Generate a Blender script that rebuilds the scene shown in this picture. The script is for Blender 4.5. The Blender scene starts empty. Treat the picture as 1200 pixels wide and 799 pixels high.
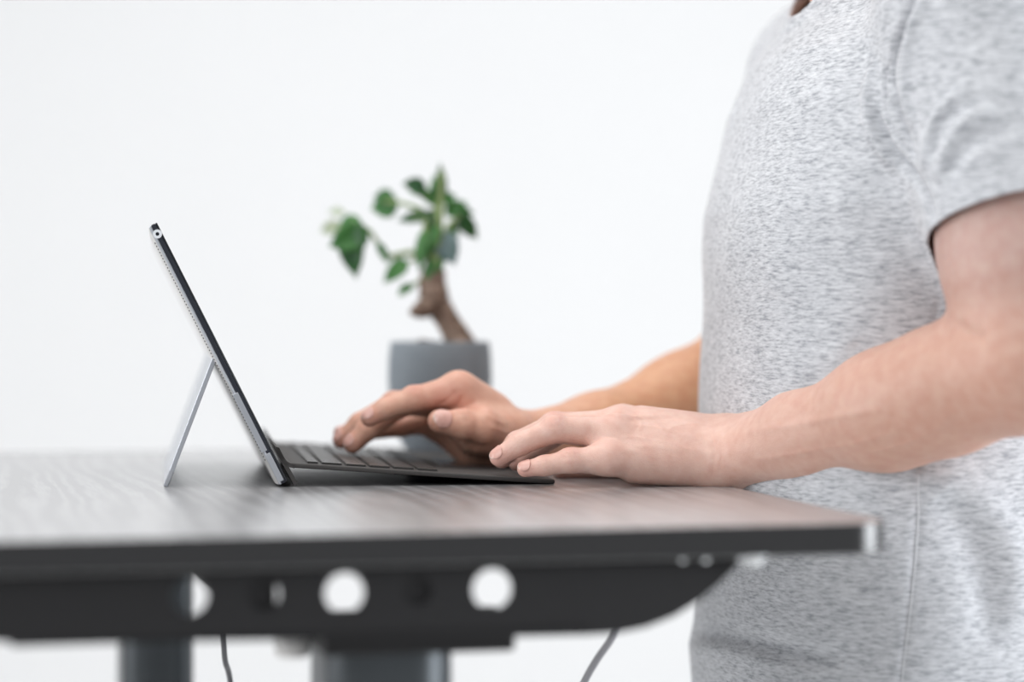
import bpy, bmesh, math, random
import numpy as np
from mathutils import Vector, Matrix
from mathutils.bvhtree import BVHTree
R = math.radians
rnd = random.Random(7)
C = bpy.context.scene.collection
F, HY = 2833.0, 370.0            # focal length and horizon row for a 1200 px wide frame
TT = 1.05                        # table top height
ZC = TT + 0.1206                 # camera height
def P(px, py, Y):
    "a place at depth Y measured off the photograph"
    return Vector(((px-600)*Y/F, Y, ZC+(HY-py)*Y/F))

# ------------------------------------------------------------ materials
def mat(name, base=(.5,.5,.5), rough=.5, metal=0, spec=.5, **kw):
    m = bpy.data.materials.new(name); m.use_nodes = True
    b = m.node_tree.nodes['Principled BSDF']
    b.inputs['Base Color'].default_value = (*base, 1)
    b.inputs['Roughness'].default_value = rough
    b.inputs['Metallic'].default_value = metal
    b.inputs['Specular IOR Level'].default_value = spec
    for k, v in kw.items():
        b.inputs[k.replace('_', ' ')].default_value = v
    return m
def nd(m, t, **kw):
    n = m.node_tree.nodes.new(t)
    for k, v in kw.items():
        if k.startswith('i_'): n.inputs[k[2:].replace('_', ' ')].default_value = v
        else: setattr(n, k, v)
    return n
def ln(m, a, b): m.node_tree.links.new(a, b)
def noise_variation(m, c1, c2, scale=(1,1,1), nscale=10, detail=4, bump=0, dist=.001, coord='Object'):
    b = m.node_tree.nodes['Principled BSDF']
    tc = nd(m, 'ShaderNodeTexCoord'); mp = nd(m, 'ShaderNodeMapping'); mp.inputs['Scale'].default_value = scale
    n = nd(m, 'ShaderNodeTexNoise', i_Scale=nscale, i_Detail=detail)
    r = nd(m, 'ShaderNodeValToRGB')
    r.color_ramp.elements[0].position = .3; r.color_ramp.elements[1].position = .7
    r.color_ramp.elements[0].color = (*c1, 1); r.color_ramp.elements[1].color = (*c2, 1)
    ln(m, tc.outputs[coord], mp.inputs['Vector']); ln(m, mp.outputs[0], n.inputs['Vector'])
    ln(m, n.outputs['Fac'], r.inputs[0]); ln(m, r.outputs[0], b.inputs['Base Color'])
    if bump:
        bp = nd(m, 'ShaderNodeBump', i_Strength=bump, i_Distance=dist)
        ln(m, n.outputs['Fac'], bp.inputs['Height']); ln(m, bp.outputs[0], b.inputs['Normal'])
    return n, r

M = {}
M['wall'] = mat('white_plaster', (.89,.893,.905), .9, spec=.1); noise_variation(M['wall'], (.705,.705,.708), (.715,.715,.718), nscale=2, coord='Object')
M['floor'] = mat('pale_floor', (.75,.74,.73), .6); noise_variation(M['floor'], (.80,.79,.78), (.85,.84,.83), nscale=3)
M['desk_black'] = mat('black_powder_coat', (.012,.0115,.012), .55, spec=.3)
noise_variation(M['desk_black'], (.010,.0095,.0102), (.014,.0135,.0145), nscale=900, bump=.15, dist=.0002)
M['edge'] = mat('black_edge_band', (.010,.0095,.010), .24, spec=1.0)
M['chrome'] = mat('chrome', (.8,.82,.84), .12, 1)
M['leg'] = mat('grey_steel', (.075,.083,.09), .32, .7)
M['cable'] = mat('cable_grey', (.10,.10,.11), .5)
M['cable2'] = mat('cable_light', (.28,.28,.30), .5)
M['pot'] = mat('blue_grey_pot', (.18,.21,.235), .55, spec=.35); noise_variation(M['pot'], (.185,.212,.238), (.21,.238,.264), nscale=60)
M['soil'] = mat('soil', (.06,.035,.022), .95); noise_variation(M['soil'], (.10,.055,.035), (.03,.018,.012), nscale=200, bump=1, dist=.003)
M['trunk'] = mat('bark', (.15,.1,.07), .8); noise_variation(M['trunk'], (.10,.06,.042), (.30,.215,.165), (1,1,.35), 160, bump=.6, dist=.001)
M['stem'] = mat('green_stem', (.24,.33,.13), .6)
def leaf_mat(name, c1, c2):
    m = mat(name, c1, .42, spec=.5); noise_variation(m, c1, c2, nscale=60)
    b = m.node_tree.nodes['Principled BSDF']; out = m.node_tree.nodes['Material Output']
    tr = nd(m, 'ShaderNodeBsdfTranslucent'); tr.inputs[0].default_value = (c2[0]*1.6, c2[1]*1.6, c2[2], 1)
    mx = nd(m, 'ShaderNodeMixShader'); mx.inputs[0].default_value = .3
    ln(m, b.outputs[0], mx.inputs[1]); ln(m, tr.outputs[0], mx.inputs[2]); ln(m, mx.outputs[0], out.inputs[0])
    return m
M['leaf'] = leaf_mat('leaf_green', (.035,.15,.035), (.075,.25,.055))
M['leaf_dark'] = leaf_mat('leaf_dark_green', (.022,.095,.03), (.05,.16,.045))
M['leaf_blue'] = leaf_mat('leaf_bluish', (.10,.17,.17), (.16,.24,.25))
M['leaf_pale'] = leaf_mat('leaf_pale', (.35,.42,.33), (.5,.55,.45))
M['silver'] = mat('brushed_magnesium', (.62,.61,.60), .45, .08)
M['silver_bright'] = mat('bright_magnesium', (.50,.52,.56), .28, .6)
M['vent'] = mat('vent_dark', (.12,.12,.125), .5, .3)
M['glass'] = mat('black_glass', (.010,.012,.018), .12, spec=.5)
M['screen'] = mat('screen_glass', (.012,.014,.02), .06)
M['bezel_side'] = mat('dark_side_gap', (.017,.02,.03), .3)
M['alcantara'] = mat('dark_grey_cover', (.052,.049,.047), .6, spec=.3); noise_variation(M['alcantara'], (.046,.043,.042), (.06,.056,.054), nscale=1500, bump=.3, dist=.0001)
M['key'] = mat('black_key', (.05,.047,.045), .36, spec=.5)
M['pad'] = mat('trackpad_glass', (.055,.055,.055), .2)
M['jack_ring'] = mat('white_ring', (.75,.77,.8), .3)

# dark stained oak top: fine grain running along the desk's length
def wood():
    m = mat('dark_oak', (.06,.05,.05), .36, spec=.9)
    b = m.node_tree.nodes['Principled BSDF']
    b.inputs['Coat Weight'].default_value = .9; b.inputs['Coat Roughness'].default_value = .25; b.inputs['Coat IOR'].default_value = 1.6
    tc = nd(m, 'ShaderNodeTexCoord'); mp = nd(m, 'ShaderNodeMapping'); mp.inputs['Scale'].default_value = (13, 1.3, 1)
    w = nd(m, 'ShaderNodeTexWave', i_Scale=1.5, i_Distortion=15, i_Detail=3)
    w.inputs['Detail Scale'].default_value = 1.2
    mp2 = nd(m, 'ShaderNodeMapping'); mp2.inputs['Scale'].default_value = (520, 26, 1)
    n = nd(m, 'ShaderNodeTexNoise', i_Scale=1, i_Detail=5)
    ln(m, tc.outputs['Object'], mp.inputs[0]); ln(m, mp.outputs[0], w.inputs['Vector'])
    ln(m, tc.outputs['Object'], mp2.inputs[0]); ln(m, mp2.outputs[0], n.inputs['Vector'])
    mm = nd(m, 'ShaderNodeMath', operation='MULTIPLY'); ln(m, w.outputs['Fac'], mm.inputs[0]); ln(m, n.outputs['Fac'], mm.inputs[1])
    r = nd(m, 'ShaderNodeValToRGB'); r.color_ramp.elements[0].position = .1; r.color_ramp.elements[1].position = .6
    r.color_ramp.elements[0].color = (.24,.236,.242,1); r.color_ramp.elements[1].color = (.38,.375,.385,1)
    ln(m, mm.outputs[0], r.inputs[0]); ln(m, r.outputs[0], b.inputs['Base Color'])
    rr = nd(m, 'ShaderNodeMapRange'); rr.inputs['To Min'].default_value = .31; rr.inputs['To Max'].default_value = .39
    ln(m, mm.outputs[0], rr.inputs[0]); ln(m, rr.outputs[0], b.inputs['Roughness'])
    bp = nd(m, 'ShaderNodeBump', i_Strength=.12, i_Distance=.0004); ln(m, mm.outputs[0], bp.inputs['Height']); ln(m, bp.outputs[0], b.inputs['Normal'])
    return m
M['wood'] = wood()

# ------------------------------------------------------------ mesh helpers
def link(name, me, m=None, parent=None, smooth=False):
    o = bpy.data.objects.new(name, me); C.objects.link(o)
    if m is not None: me.materials.append(m)
    if parent is not None: o.parent = parent
    if smooth: me.polygons.foreach_set('use_smooth', [True]*len(me.polygons))
    return o
def from_bm(name, bm, m, parent=None, smooth=False, bevel=0, seg=2):
    bmesh.ops.recalc_face_normals(bm, faces=bm.faces)
    me = bpy.data.meshes.new(name); bm.to_mesh(me); bm.free()
    o = link(name, me, m, parent, smooth)
    if bevel:
        b = o.modifiers.new('bevel', 'BEVEL'); b.width = bevel; b.segments = seg; b.limit_method = 'ANGLE'; b.angle_limit = R(35)
        me.polygons.foreach_set('use_smooth', [True]*len(me.polygons))
        w = o.modifiers.new('wn', 'WEIGHTED_NORMAL'); w.keep_sharp = True
    return o
def prism(poly, axis_o, ux, uy, uz, d0, d1, bm=None, holes=()):
    "extrude a 2-D outline in the ux/uy plane from d0 to d1 along uz"
    bm = bm or bmesh.new()
    a = [bm.verts.new(axis_o+ux*p[0]+uy*p[1]+uz*d0) for p in poly]
    b = [bm.verts.new(axis_o+ux*p[0]+uy*p[1]+uz*d1) for p in poly]
    n = len(poly)
    for i in range(n): bm.faces.new((a[i], a[(i+1)%n], b[(i+1)%n], b[i]))
    if not holes:
        bm.faces.new(a); bm.faces.new(b)
    else:
        from mathutils.geometry import tessellate_polygon
        for lvl, ring, d in ((0, a, d0), (1, b, d1)):
            for h in holes: h[lvl] = [bm.verts.new(axis_o+ux*p[0]+uy*p[1]+uz*d) for p in h['p']]
            allv = ring+[v for h in holes for v in h[lvl]]
            for t in tessellate_polygon([[Vector((p[0], p[1], 0)) for p in poly]]+[[Vector((p[0], p[1], 0)) for p in h['p']] for h in holes]):
                try: bm.faces.new([allv[i] for i in t])
                except ValueError: pass
        for h in holes:
            k = len(h[0])
            for i in range(k): bm.faces.new((h[0][i], h[0][(i+1)%k], h[1][(i+1)%k], h[1][i]))
    return bm
def boxp(o, ux, uy, uz, sx, sy, sz, bm=None):
    "box with one corner at o"
    return prism([(0,0),(sx,0),(sx,sy),(0,sy)], o, ux, uy, uz, 0, sz, bm)
def tube(pts, rad, n=12, bm=None, cap=True):
    bm = bm or bmesh.new(); rings = []
    pts = [Vector(p) for p in pts]
    up = Vector((0.13,.2,.97)).normalized(); last = None
    for i, p in enumerate(pts):
        t = (pts[min(i+1, len(pts)-1)]-pts[max(i-1, 0)]).normalized()
        if last is None:
            s = t.cross(up)
            if s.length < .05: s = t.cross(Vector((1,0,0)))
            s.normalize()
        else: s = (last-t*last.dot(t)).normalized()
        last = s; q = t.cross(s)
        r = rad[i] if isinstance(rad, (list, tuple)) else rad
        rings.append([bm.verts.new(p+(s*math.cos(2*math.pi*k/n)+q*math.sin(2*math.pi*k/n))*r) for k in range(n)])
    for a, b in zip(rings, rings[1:]):
        for k in range(n): bm.faces.new((a[k], a[(k+1)%n], b[(k+1)%n], b[k]))
    if cap: bm.faces.new(rings[0]); bm.faces.new(rings[-1])
    return bm
def lathe(prof, c, n=48, bm=None):
    bm = bm or bmesh.new(); rings = []
    for r, z in prof:
        if r < 1e-6: rings.append([bm.verts.new(c+Vector((0,0,z)))])
        else: rings.append([bm.verts.new(c+Vector((r*math.cos(2*math.pi*k/n), r*math.sin(2*math.pi*k/n), z))) for k in range(n)])
    for a, b in zip(rings, rings[1:]):
        for k in range(n):
            q = (k+1) % n
            if len(a) == 1: bm.faces.new((a[0], b[k], b[q]))
            elif len(b) == 1: bm.faces.new((a[k], a[q], b[0]))
            else: bm.faces.new((a[k], a[q], b[q], b[k]))
    return bm
def spline(pts, n=8):
    "Catmull-Rom through the points"
    pts = [Vector(p) for p in pts]; out = []
    for i in range(len(pts)-1):
        p0, p1, p2, p3 = pts[max(i-1,0)], pts[i], pts[i+1], pts[min(i+2, len(pts)-1)]
        for k in range(n):
            t = k/n
            out.append(.5*((2*p1)+(p2-p0)*t+(2*p0-5*p1+4*p2-p3)*t*t+(3*p1-p0-3*p2+p3)*t**3))
    out.append(pts[-1]); return out
def empty(name, loc, label, cat, group=None):
    o = bpy.data.objects.new(name, None); C.objects.link(o); o.location = loc
    o.empty_display_size = .05
    o['label'] = label; o['category'] = cat
    if group: o['group'] = group
    return o
def adopt(parent, *objs):
    "parent without moving: the parts were made in world coordinates"
    for o in objs:
        o.parent = parent; o.matrix_parent_inverse = Matrix.Translation(-parent.location)
def tag(o, label, cat, group=None):
    o['label'] = label; o['category'] = cat
    if group: o['group'] = group
def struct(o): o['kind'] = 'structure'; return o
X, Y_, Z = Vector((1,0,0)), Vector((0,1,0)), Vector((0,0,1))

# ------------------------------------------------------------ room
WB = 4.6
struct(from_bm('wall_back', boxp(Vector((-3.4,WB,0)), X, Y_, Z, 7.4, .1, 3.0), M['wall']))
struct(from_bm('wall_left', boxp(Vector((-3.5,-2.2,0)), X, Y_, Z, .1, 6.9, 3.0), M['wall']))
struct(from_bm('floor', boxp(Vector((-3.5,-2.2,-.1)), X, Y_, Z, 7.5, 6.9, .1), M['floor']))
struct(from_bm('baseboard_back', boxp(Vector((-3.4,WB-.015,0)), X, Y_, Z, 7.4, .015, .08), M['wall'], bevel=.003))

# ------------------------------------------------------------ desk
yaw = R(13.4)
D2 = Vector((math.cos(yaw), math.sin(yaw), 0)); D1 = Vector((-math.sin(yaw), math.cos(yaw), 0))
h_ = .1206
yc = F*h_/(612-HY); corner = Vector(((1053-600)*yc/F, yc, TT))     # the corner nearest the camera
LEN, DEP, TH = .865, .80, .0185
desk = empty('standing_desk', (corner-D2*DEP/2+D1*LEN/2)-Z*TT, 'black height-adjustable desk with a dark oak grained top, standing in front of the person', 'desk')
def rrect(w, h, r, n=8):
    out = []
    for cx, cy, a0 in ((w-r,h-r,0),(r,h-r,90),(r,r,180),(w-r,r,270)):
        for k in range(n+1):
            a = R(a0+90*k/n); out.append((cx+r*math.cos(a), cy+r*math.sin(a)))
    return out
o0 = corner-D2*DEP
# the board in its own coordinates so the grain follows its length (local y)
bm = prism(rrect(DEP, LEN, .028), Vector((0,0,0)), X, Y_, Z, -TH, 0)
top = from_bm('desk_top', bm, M['wood'], bevel=.0012)
top.data.materials.append(M['edge'])
for p in top.data.polygons:
    if abs(p.normal.z) < .5: p.material_index = 1
top.matrix_world = Matrix.Translation(o0) @ Matrix.Rotation(yaw, 4, 'Z')
top.parent = desk; top.matrix_parent_inverse = Matrix.Translation(-desk.location)

OFF = .012
pl0 = corner+D1*OFF            # the side rail stands just inside the near edge
def on_rail(px, py):
    d = P(px, py, 1.0)-Vector((0,0,ZC))
    t = (pl0-Vector((0,0,ZC))).dot(D1)/d.dot(D1)
    q = Vector((0,0,ZC))+d*t
    return ((q-corner).dot(D2), q.z-TT)
outline = [on_rail(*p) for p in ((14,753.5),(200,752),(400,749.5),(560,747),(690,744),(725,741.5),(757,735),(790,722),(822,702),(846,681),(866,660),(882,640))]
end = outline[-1]
xm = outline[0][0]
left = [(2*xm-p[0]-.0, p[1]) for p in outline[5:]]
left = [(p[0]+.0, p[1]) for p in left]
# mirror the rounded end to the far side of the rail
span = outline[5][0]-outline[0][0]
left = [(xm-(p[0]-outline[5][0])-.01, min(p[1]+.0062, -TH)) for p in outline[5:]]
poly = outline+[(end[0], -TH)]+[(left[-1][0], -TH)]+left[::-1]
holes = []
for (hx, hy, hr) in ((222,699,22),(310,697,19),(404,695,24.5),(490,692,17),(577,690.5,25)):
    c = on_rail(hx, hy); r = hr*1.32/F
    holes.append({'c': c, 'r': r, 'p': [(c[0]+r*math.cos(2*math.pi*k/28), c[1]+r*math.sin(2*math.pi*k/28)) for k in range(28)]})
bm = prism(poly, Vector((corner.x, corner.y, TT)), D2, Z, D1, OFF, OFF+.003, holes=holes)
# folded top flange
boxp(corner+D1*OFF+D2*left[-1][0]-Z*(TH+.003), D2, D1, Z, end[0]-left[-1][0], .05, .003, bm)
# folded lower lip along the straight part
boxp(corner+D1*OFF+D2*outline[0][0]+Z*outline[1][1], D2, D1, Z, outline[4][0]-outline[0][0], .022, .003, bm)
rail = from_bm('side_rail', bm, M['desk_black'])
adopt(desk, rail)
# far side rail
fo = LEN-.04
bm = prism(poly, Vector((corner.x, corner.y, TT)), D2, Z, D1, fo, fo+.003)
adopt(desk, from_bm('side_rail', bm, M['desk_black']))
# two beams along the desk
for px in (308,):
    s, z = on_rail(px, 700)
    bm = boxp(corner+D2*(s-.0135)+D1*(OFF+.004)+Z*(-TH-.030), D2, D1, Z, .022, fo-OFF-.006, .0265)
    adopt(desk, from_bm('cross_beam', bm, M['desk_black'], bevel=.002))
s, z = on_rail(490, 692)
bm = lathe([(0,0),(.0135,0),(.0135,.012),(0,.012)], Vector((0,0,0)), 28)
bmesh.ops.transform(bm, matrix=Matrix.Translation(corner+D2*s+Z*z+D1*(OFF+.0032)) @ Matrix.Rotation(yaw, 4, 'Z') @ Matrix.Rotation(R(-90), 4, 'X'), verts=bm.verts)
adopt(desk, from_bm('hole_plug', bm, M['desk_black']))
# motor housing over each leg and the legs
def leg(pxl, pxr, ytop, off, plate=None):
    sl, _ = on_rail(pxl, 780); sr, _ = on_rail(pxr, 780)
    return sl, sr
def at_off(px, off):
    n = corner+D1*off; d = P(px, HY, 1.0)-Vector((0,0,ZC)); d.z = 0
    t = (n-Vector((0,0,n.z))).dot(D1)/d.dot(D1); return (d*t-Vector((corner.x,corner.y,0))).dot(D2), (d*t).y
def z_at(py, y): return (HY-py)*y/F+ZC-TT
sa, y1 = at_off(380, .03); sb, y2 = at_off(605, .03)
zb = z_at(767, (y1+y2)/2)
zt = -.0515
bm = boxp(corner+D2*sa+D1*.03+Z*zb, D2, D1, Z, sb-sa, .05, zt-zb)
adopt(desk, from_bm('motor_housing', bm, M['desk_black'], bevel=.003))
sa2, y1 = at_off(330, fo-.10); sb2, y2 = at_off(360, fo-.10)
def column(pl, pr, off, foot):
    a, ya = at_off(pl, off); b, yb = at_off(pr, off); w = b-a; cx = (a+b)/2
    dpt = .05
    base = corner+D2*cx+D1*(off+dpt)
    pr_ = [(p[0]-w/2, p[1]-dpt) for p in rrect(w, 2*dpt, min(w/2, dpt)*.75, 10)]
    bm = prism(pr_, Vector((base.x, base.y, 0)), D2, D1, Z, .55, TT-.062)
    up = from_bm('leg', bm, M['leg'], smooth=False, bevel=.001)
    pr2 = [(p[0]*.86, p[1]*.86) for p in pr_]
    bm = prism(pr2, Vector((base.x, base.y, 0)), D2, D1, Z, .03, .56)
    lo = from_bm('inner_leg', bm, M['leg'], bevel=.001)
    ft = prism([(p[0]*1.0-.34, p[1]-.04) for p in rrect(.68, .08, .03)], Vector((base.x, base.y, 0)), D2, D1, Z, 0, .03)
    fo_ = from_bm('foot', ft, M['desk_black'], bevel=.003)
    for o in (up, lo, fo_):
        for p in o.data.polygons: p.use_smooth = abs(p.normal.z) < .5
    adopt(desk, up, lo, fo_)
column(387, 540, .045, 0)
column(145, 230, fo-.115, 0)
bmh = boxp(corner+D2*(at_off(135, fo-.13)[0])+D1*(fo-.13)+Z*(-.075), D2, D1, Z, .11, .12, .05)
adopt(desk, from_bm('motor_housing', bmh, M['desk_black'], bevel=.003))
# pale adjusting knob seen below the rail, left of the housing
s, z = at_off(343, .10); zz = z_at(757, z)
kb = lathe([(0,-.006),(.009,-.006),(.011,-.003),(.011,.006),(.007,.011),(.007,.03)], corner+D2*s+D1*.10+Z*zz, 24)
k = from_bm('knob', kb, M['silver'], smooth=True); adopt(desk, k)
# screws through the underside of the board, in front of the rail
for px, r in ((799,.0030),(826,.0034),(868,.0032),(884,.0068)):
    s, yy = at_off(px, -0.002+.008)
    c = corner+D2*s+D1*.006+Z*(-TH)
    bm = lathe([(0,-r*.95),(r*.5,-r*.85),(r*.85,-r*.5),(r,0),(r*1.25,0),(r*1.25,.001)], c, 20)
    adopt(desk, from_bm('screw', bm, M['chrome'], smooth=True))

# ------------------------------------------------------------ cables
def cable(name, pts, r, m, label):
    bm = tube(spline(pts, 10), r, 10)
    o = from_bm(name, bm, m, smooth=True); tag(o, label, 'cable', None); return o
z0 = P(262,752,1.75)
cable('power_cable', [P(258,700,1.75), z0, P(264,775,1.76), P(270,800,1.78), P(280,900,1.8), P(300,1200,1.85), Vector((-.18,1.9,.25)), Vector((-.15,1.95,.02))], .0021, M['cable'], 'thin dark cable hanging under the desk beside the slimmer leg')
cable('power_cable', [P(742,690,1.6), P(720,742,1.6), P(700,772,1.62), P(684,800,1.64), P(655,860,1.68), P(640,960,1.7), Vector((.0,1.75,.4)), Vector((-.03,1.8,.02))], .0025, M['cable2'], 'grey cable hanging slanted under the desk near the person')

# ------------------------------------------------------------ tablet with kickstand
U = Vector((-.1385,.990,0)).normalized()      # along the tablet's width, away from the camera
V = Vector((U.y, -U.x, 0))                   # towards the person
W = .292
th = R(63.3)
UP = (-V*math.cos(th)+Z*math.sin(th)); BK = (-V*math.sin(th)-Z*math.cos(th)).normalized()
YN = 1.703
T0 = P(337.5,571,YN); T0.z = TT+.0042
tablet = empty('tablet', P(300,571,YN)+U*W/2, 'silver tablet propped on its kickstand, screen turned to the person', 'tablet computer')
tablet.location.z = TT
HT = .2035
def tbox(name, d0, d1, in0, in1, m, t0=0, t1=HT, bevel=.0008, top_in0=0, top_in1=0):
    "slab of the tablet between depths d0 and d1 behind the screen, its edges inset"
    bm = bmesh.new(); vs = []
    for d, i, ti in ((d0, in0, top_in0), (d1, in1, top_in1)):
        for (a, b) in ((i, t0+ti*.3), (W-i, t0+ti*.3), (W-i, t1-ti), (i, t1-ti)):
            vs.append(bm.verts.new(T0+U*a+UP*b+BK*d))
    bm.faces.new(vs[0:4]); bm.faces.new(vs[4:8])
    for k in range(4): bm.faces.new((vs[k], vs[(k+1)%4], vs[4+(k+1)%4], vs[4+k]))
    o = from_bm(name, bm, m, bevel=bevel); adopt(tablet, o); return o
sc_ = tbox('screen', 0, .0014, .0003, 0, M['screen'])
sc_['label'] = 'dark glossy glass screen'
tbox('side_band', .00145, .0046, 0, 0, M['bezel_side'])
tbox('chassis', .00465, .0066, 0, .0005, M['silver_bright'], top_in1=.0005)
bk = tbox('back_cover', .00665, .0088, .0005, .0075, M['silver'], top_in0=.0005, top_in1=.007)
# vent slots along the slanted rim
for side in (0, 1):
    bm = bmesh.new()
    for k in range(74):
        t = .020+k*.0024
        if t > HT-.012: break
        a0 = .0026 if side == 0 else W-.0026-.0016
        d = .00665+.00215*((.0026-.0005)/.007)
        boxp(T0+U*a0+UP*t+BK*(d-.0004), U, UP, BK, .0016, .0011, .00105, bm)
    adopt(tablet, from_bm('vent_grille', bm, M['vent']))
# headphone jack near the top of the side
def ring_disc(c, n, r0, r1, dpt):
    bm = bmesh.new(); s = UP; q = n.cross(s); N = 28
    rg = []
    for r, d in ((r1, 0), (r1, dpt), (r0, dpt), (r0, -.001)):
        rg.append([bm.verts.new(c+(s*math.cos(2*math.pi*k/N)+q*math.sin(2*math.pi*k/N))*r+n*d) for k in range(N)])
    for a, b in zip(rg, rg[1:]):
        for k in range(N): bm.faces.new((a[k], a[(k+1)%N], b[(k+1)%N], b[k]))
    return bm
jc = T0+UP*(HT-.0075)+BK*.0033
j = from_bm('headphone_jack', ring_disc(jc, -U, .0013, .0032, .0003), M['jack_ring'], smooth=False)
bm = bmesh.new(); q = U.cross(UP)
bm.faces.new([bm.verts.new(jc-U*.0001+(UP*math.cos(2*math.pi*k/20)+q*math.sin(2*math.pi*k/20))*.0014) for k in range(20)])
jh = from_bm('jack_hole', bm, M['glass']); adopt(tablet, j); adopt(tablet, jh)
# long pale connector strip low on the side
bm = boxp(T0+UP*.026+BK*.0032-U*.0004, UP, BK, U, .046, .0042, .002)
cs = from_bm('charging_port', bm, M['silver_bright'], bevel=.0004); adopt(tablet, cs)
bm = boxp(T0+UP*.002+BK*.0022-U*.0003, UP, BK, U, .022, .0042, .002)
adopt(tablet, from_bm('corner_cap', bm, M['silver_bright'], bevel=.0004))
# kickstand
HG = T0+UP*.1005+BK*.0068
KF = P(194,572.5,YN+.004); KF.z = TT+.0003
k_dir = (KF-HG); k_dir -= U*k_dir.dot(U); KL = k_dir.length; k_dir.normalize(); KN = U.cross(k_dir).normalized()
if KN.dot(V) > 0: KN = -KN
pts = [(0.005,0),(W-.005,0),(W-.005,KL-.012),(W-.014,KL),(0.014,KL),(0.005,KL-.012)]
bm = prism(pts, HG, U, k_dir, KN, -.0017, .0017)
ks = from_bm('kickstand', bm, M['silver_bright'], bevel=.0006); adopt(tablet, ks)
bm = tube([HG+U*.006-BK*.001, HG+U*(W-.006)-BK*.001], .0032, 16)
adopt(tablet, from_bm('hinge', bm, M['silver'], smooth=False))
# ------------------------------------------------------------ detachable keyboard cover
kb = empty('keyboard_cover', P(490,565,1.85), 'thin dark grey keyboard cover clipped to the tablet, its back edge raised', 'keyboard')
kb.location.z = TT
K0 = P(341,542.5,YN); K1 = P(650,561.6,YN+.03)
KV = (K1-K0); KV -= U*KV.dot(U); KLEN = KV.length; KV.normalize(); KNn = U.cross(KV).normalized()
if KNn.z < 0: KNn = -KNn
K0 = K0+U*.002
WK = .290; KT = .0034
bm = prism([(0,0),(KLEN,0),(KLEN,WK),(0,WK)], K0, KV, U, KNn, -KT, 0)
bmesh.ops.recalc_face_normals(bm, faces=bm.faces)
deck = from_bm('keyboard_deck', bm, M['alcantara'], bevel=.0012, seg=3); adopt(kb, deck)
# the flap folded up against the screen's lower border
q0 = T0-BK*.0012+UP*.001; q1 = T0-BK*.0016+UP*.034
prof = []
fold = spline([T0+V*.006+Z*-.0028, T0-BK*.0035+UP*.012, T0-BK*.0036+UP*.024, K0-KNn*.0018-KV*.004+Z*.002, K0-KNn*.0024+KV*.003], 8)
bm = bmesh.new(); ra = []
for i, p in enumerate(fold):
    t = (fold[min(i+1, len(fold)-1)]-fold[max(0, i-1)]).normalized(); n = U.cross(t).normalized()
    p = p-U*((p-K0).dot(U))
    ra.append([bm.verts.new(p+n*s*.0015+U*w) for s, w in ((-1,0),(1,0),(1,WK),(-1,WK))])
for a, b in zip(ra, ra[1:]):
    for k in range(4): bm.faces.new((a[k], a[(k+1)%4], b[(k+1)%4], b[k]))
bm.faces.new(ra[0]); bm.faces.new(ra[-1])
adopt(kb, from_bm('fold_flap', bm, M['alcantara']))
# keys: six rows
kme = {}
def key(v0, u0, dv, du):
    g = (round(dv,4), round(du,4))
    if g not in kme:
        bm = boxp(Vector((0,0,0)), X, Y_, Z, dv, du, .0013)
        bmesh.ops.recalc_face_normals(bm, faces=bm.faces)
        bmesh.ops.bevel(bm, geom=list(bm.edges), offset=.0004, segments=2, affect='EDGES')
        me = bpy.data.meshes.new('key'); bm.to_mesh(me); bm.free(); me.materials.append(M['key']); kme[g] = me
    o = bpy.data.objects.new('key', kme[g]); C.objects.link(o)
    rot = Matrix((KV, U, KNn)).transposed().to_4x4()
    o.matrix_world = Matrix.Translation(K0+KV*v0+U*u0+KNn*.0001) @ rot
    o.parent = kb; o.matrix_parent_inverse = Matrix.Translation(-kb.location)
v0 = .012
rows = [(.010,[1]*14), (.0165,[1]*13+[1.6]), (.0165,[1.5]+[1]*12+[1.1]), (.0165,[1.8]+[1]*11+[1.8]), (.0165,[2.3]+[1]*10+[2.3]), (.0165,[1,1,1,1.2,5.6,1.2,1,1,1,1])]
for dv, ws in rows:
    tot = sum(ws); unit = (WK-.016)/tot; u = .008
    for w in ws:
        key(v0, u+.001, dv-.0022, w*unit-.002); u += w*unit
    v0 += dv+.0006
bm = boxp(K0+KV*(v0+.010)+U*(WK/2-.05)-KNn*.0002, KV, U, KNn, .048, .10, .0006)
tp = from_bm('trackpad', bm, M['pad'], bevel=.0002); adopt(kb, tp)

# ------------------------------------------------------------ potted ficus
YP = 2.07
pc = P(515.5,0,YP); pc.z = TT
plant = empty('potted_ficus', pc, 'small bonsai ficus in a round blue-grey pot at the far edge of the desk', 'plant')
rp = 61*YP/F; hp = (370-400)*YP/F+ZC-TT
prof = [(0,.0),(rp*.50,.0),(rp*.60,.003),(rp*.74,hp*.12),(rp*.88,hp*.28),(rp*.97,hp*.48),(rp,hp*.68),(rp*.985,hp*.86),(rp*.955,hp*.98),(rp*.94,hp),(rp*.90,hp),(rp*.885,hp*.97),(rp*.89,hp*.84)]
pot = from_bm('pot', lathe(prof, pc, 64), M['pot'], smooth=True); adopt(plant, pot)
bm = bmesh.new(); N = 40; rg = []
for i in range(11):
    r = rp*.90*i/10
    ring = []
    for k in range(N if i else 1):
        a = 2*math.pi*k/N; x, y = r*math.cos(a), r*math.sin(a)
        z = hp*.90+.003*rnd.random()+.009*math.exp(-((x+.014)**2+(y+.005)**2)/.00022)+.004*math.exp(-((x-.012)**2+y*y)/.0004)
        ring.append(bm.verts.new(pc+Vector((x,y,z))))
    rg.append(ring)
for a, b in zip(rg, rg[1:]):
    for k in range(N):
        q = (k+1) % N
        bm.faces.new((a[0], b[k], b[q]) if len(a) == 1 else (a[k], b[k], b[q], a[q]))
adopt(plant, from_bm('soil', bm, M['soil'], smooth=True))
PP = lambda x, y, dy=0: P(x, y, YP+dy)
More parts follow.
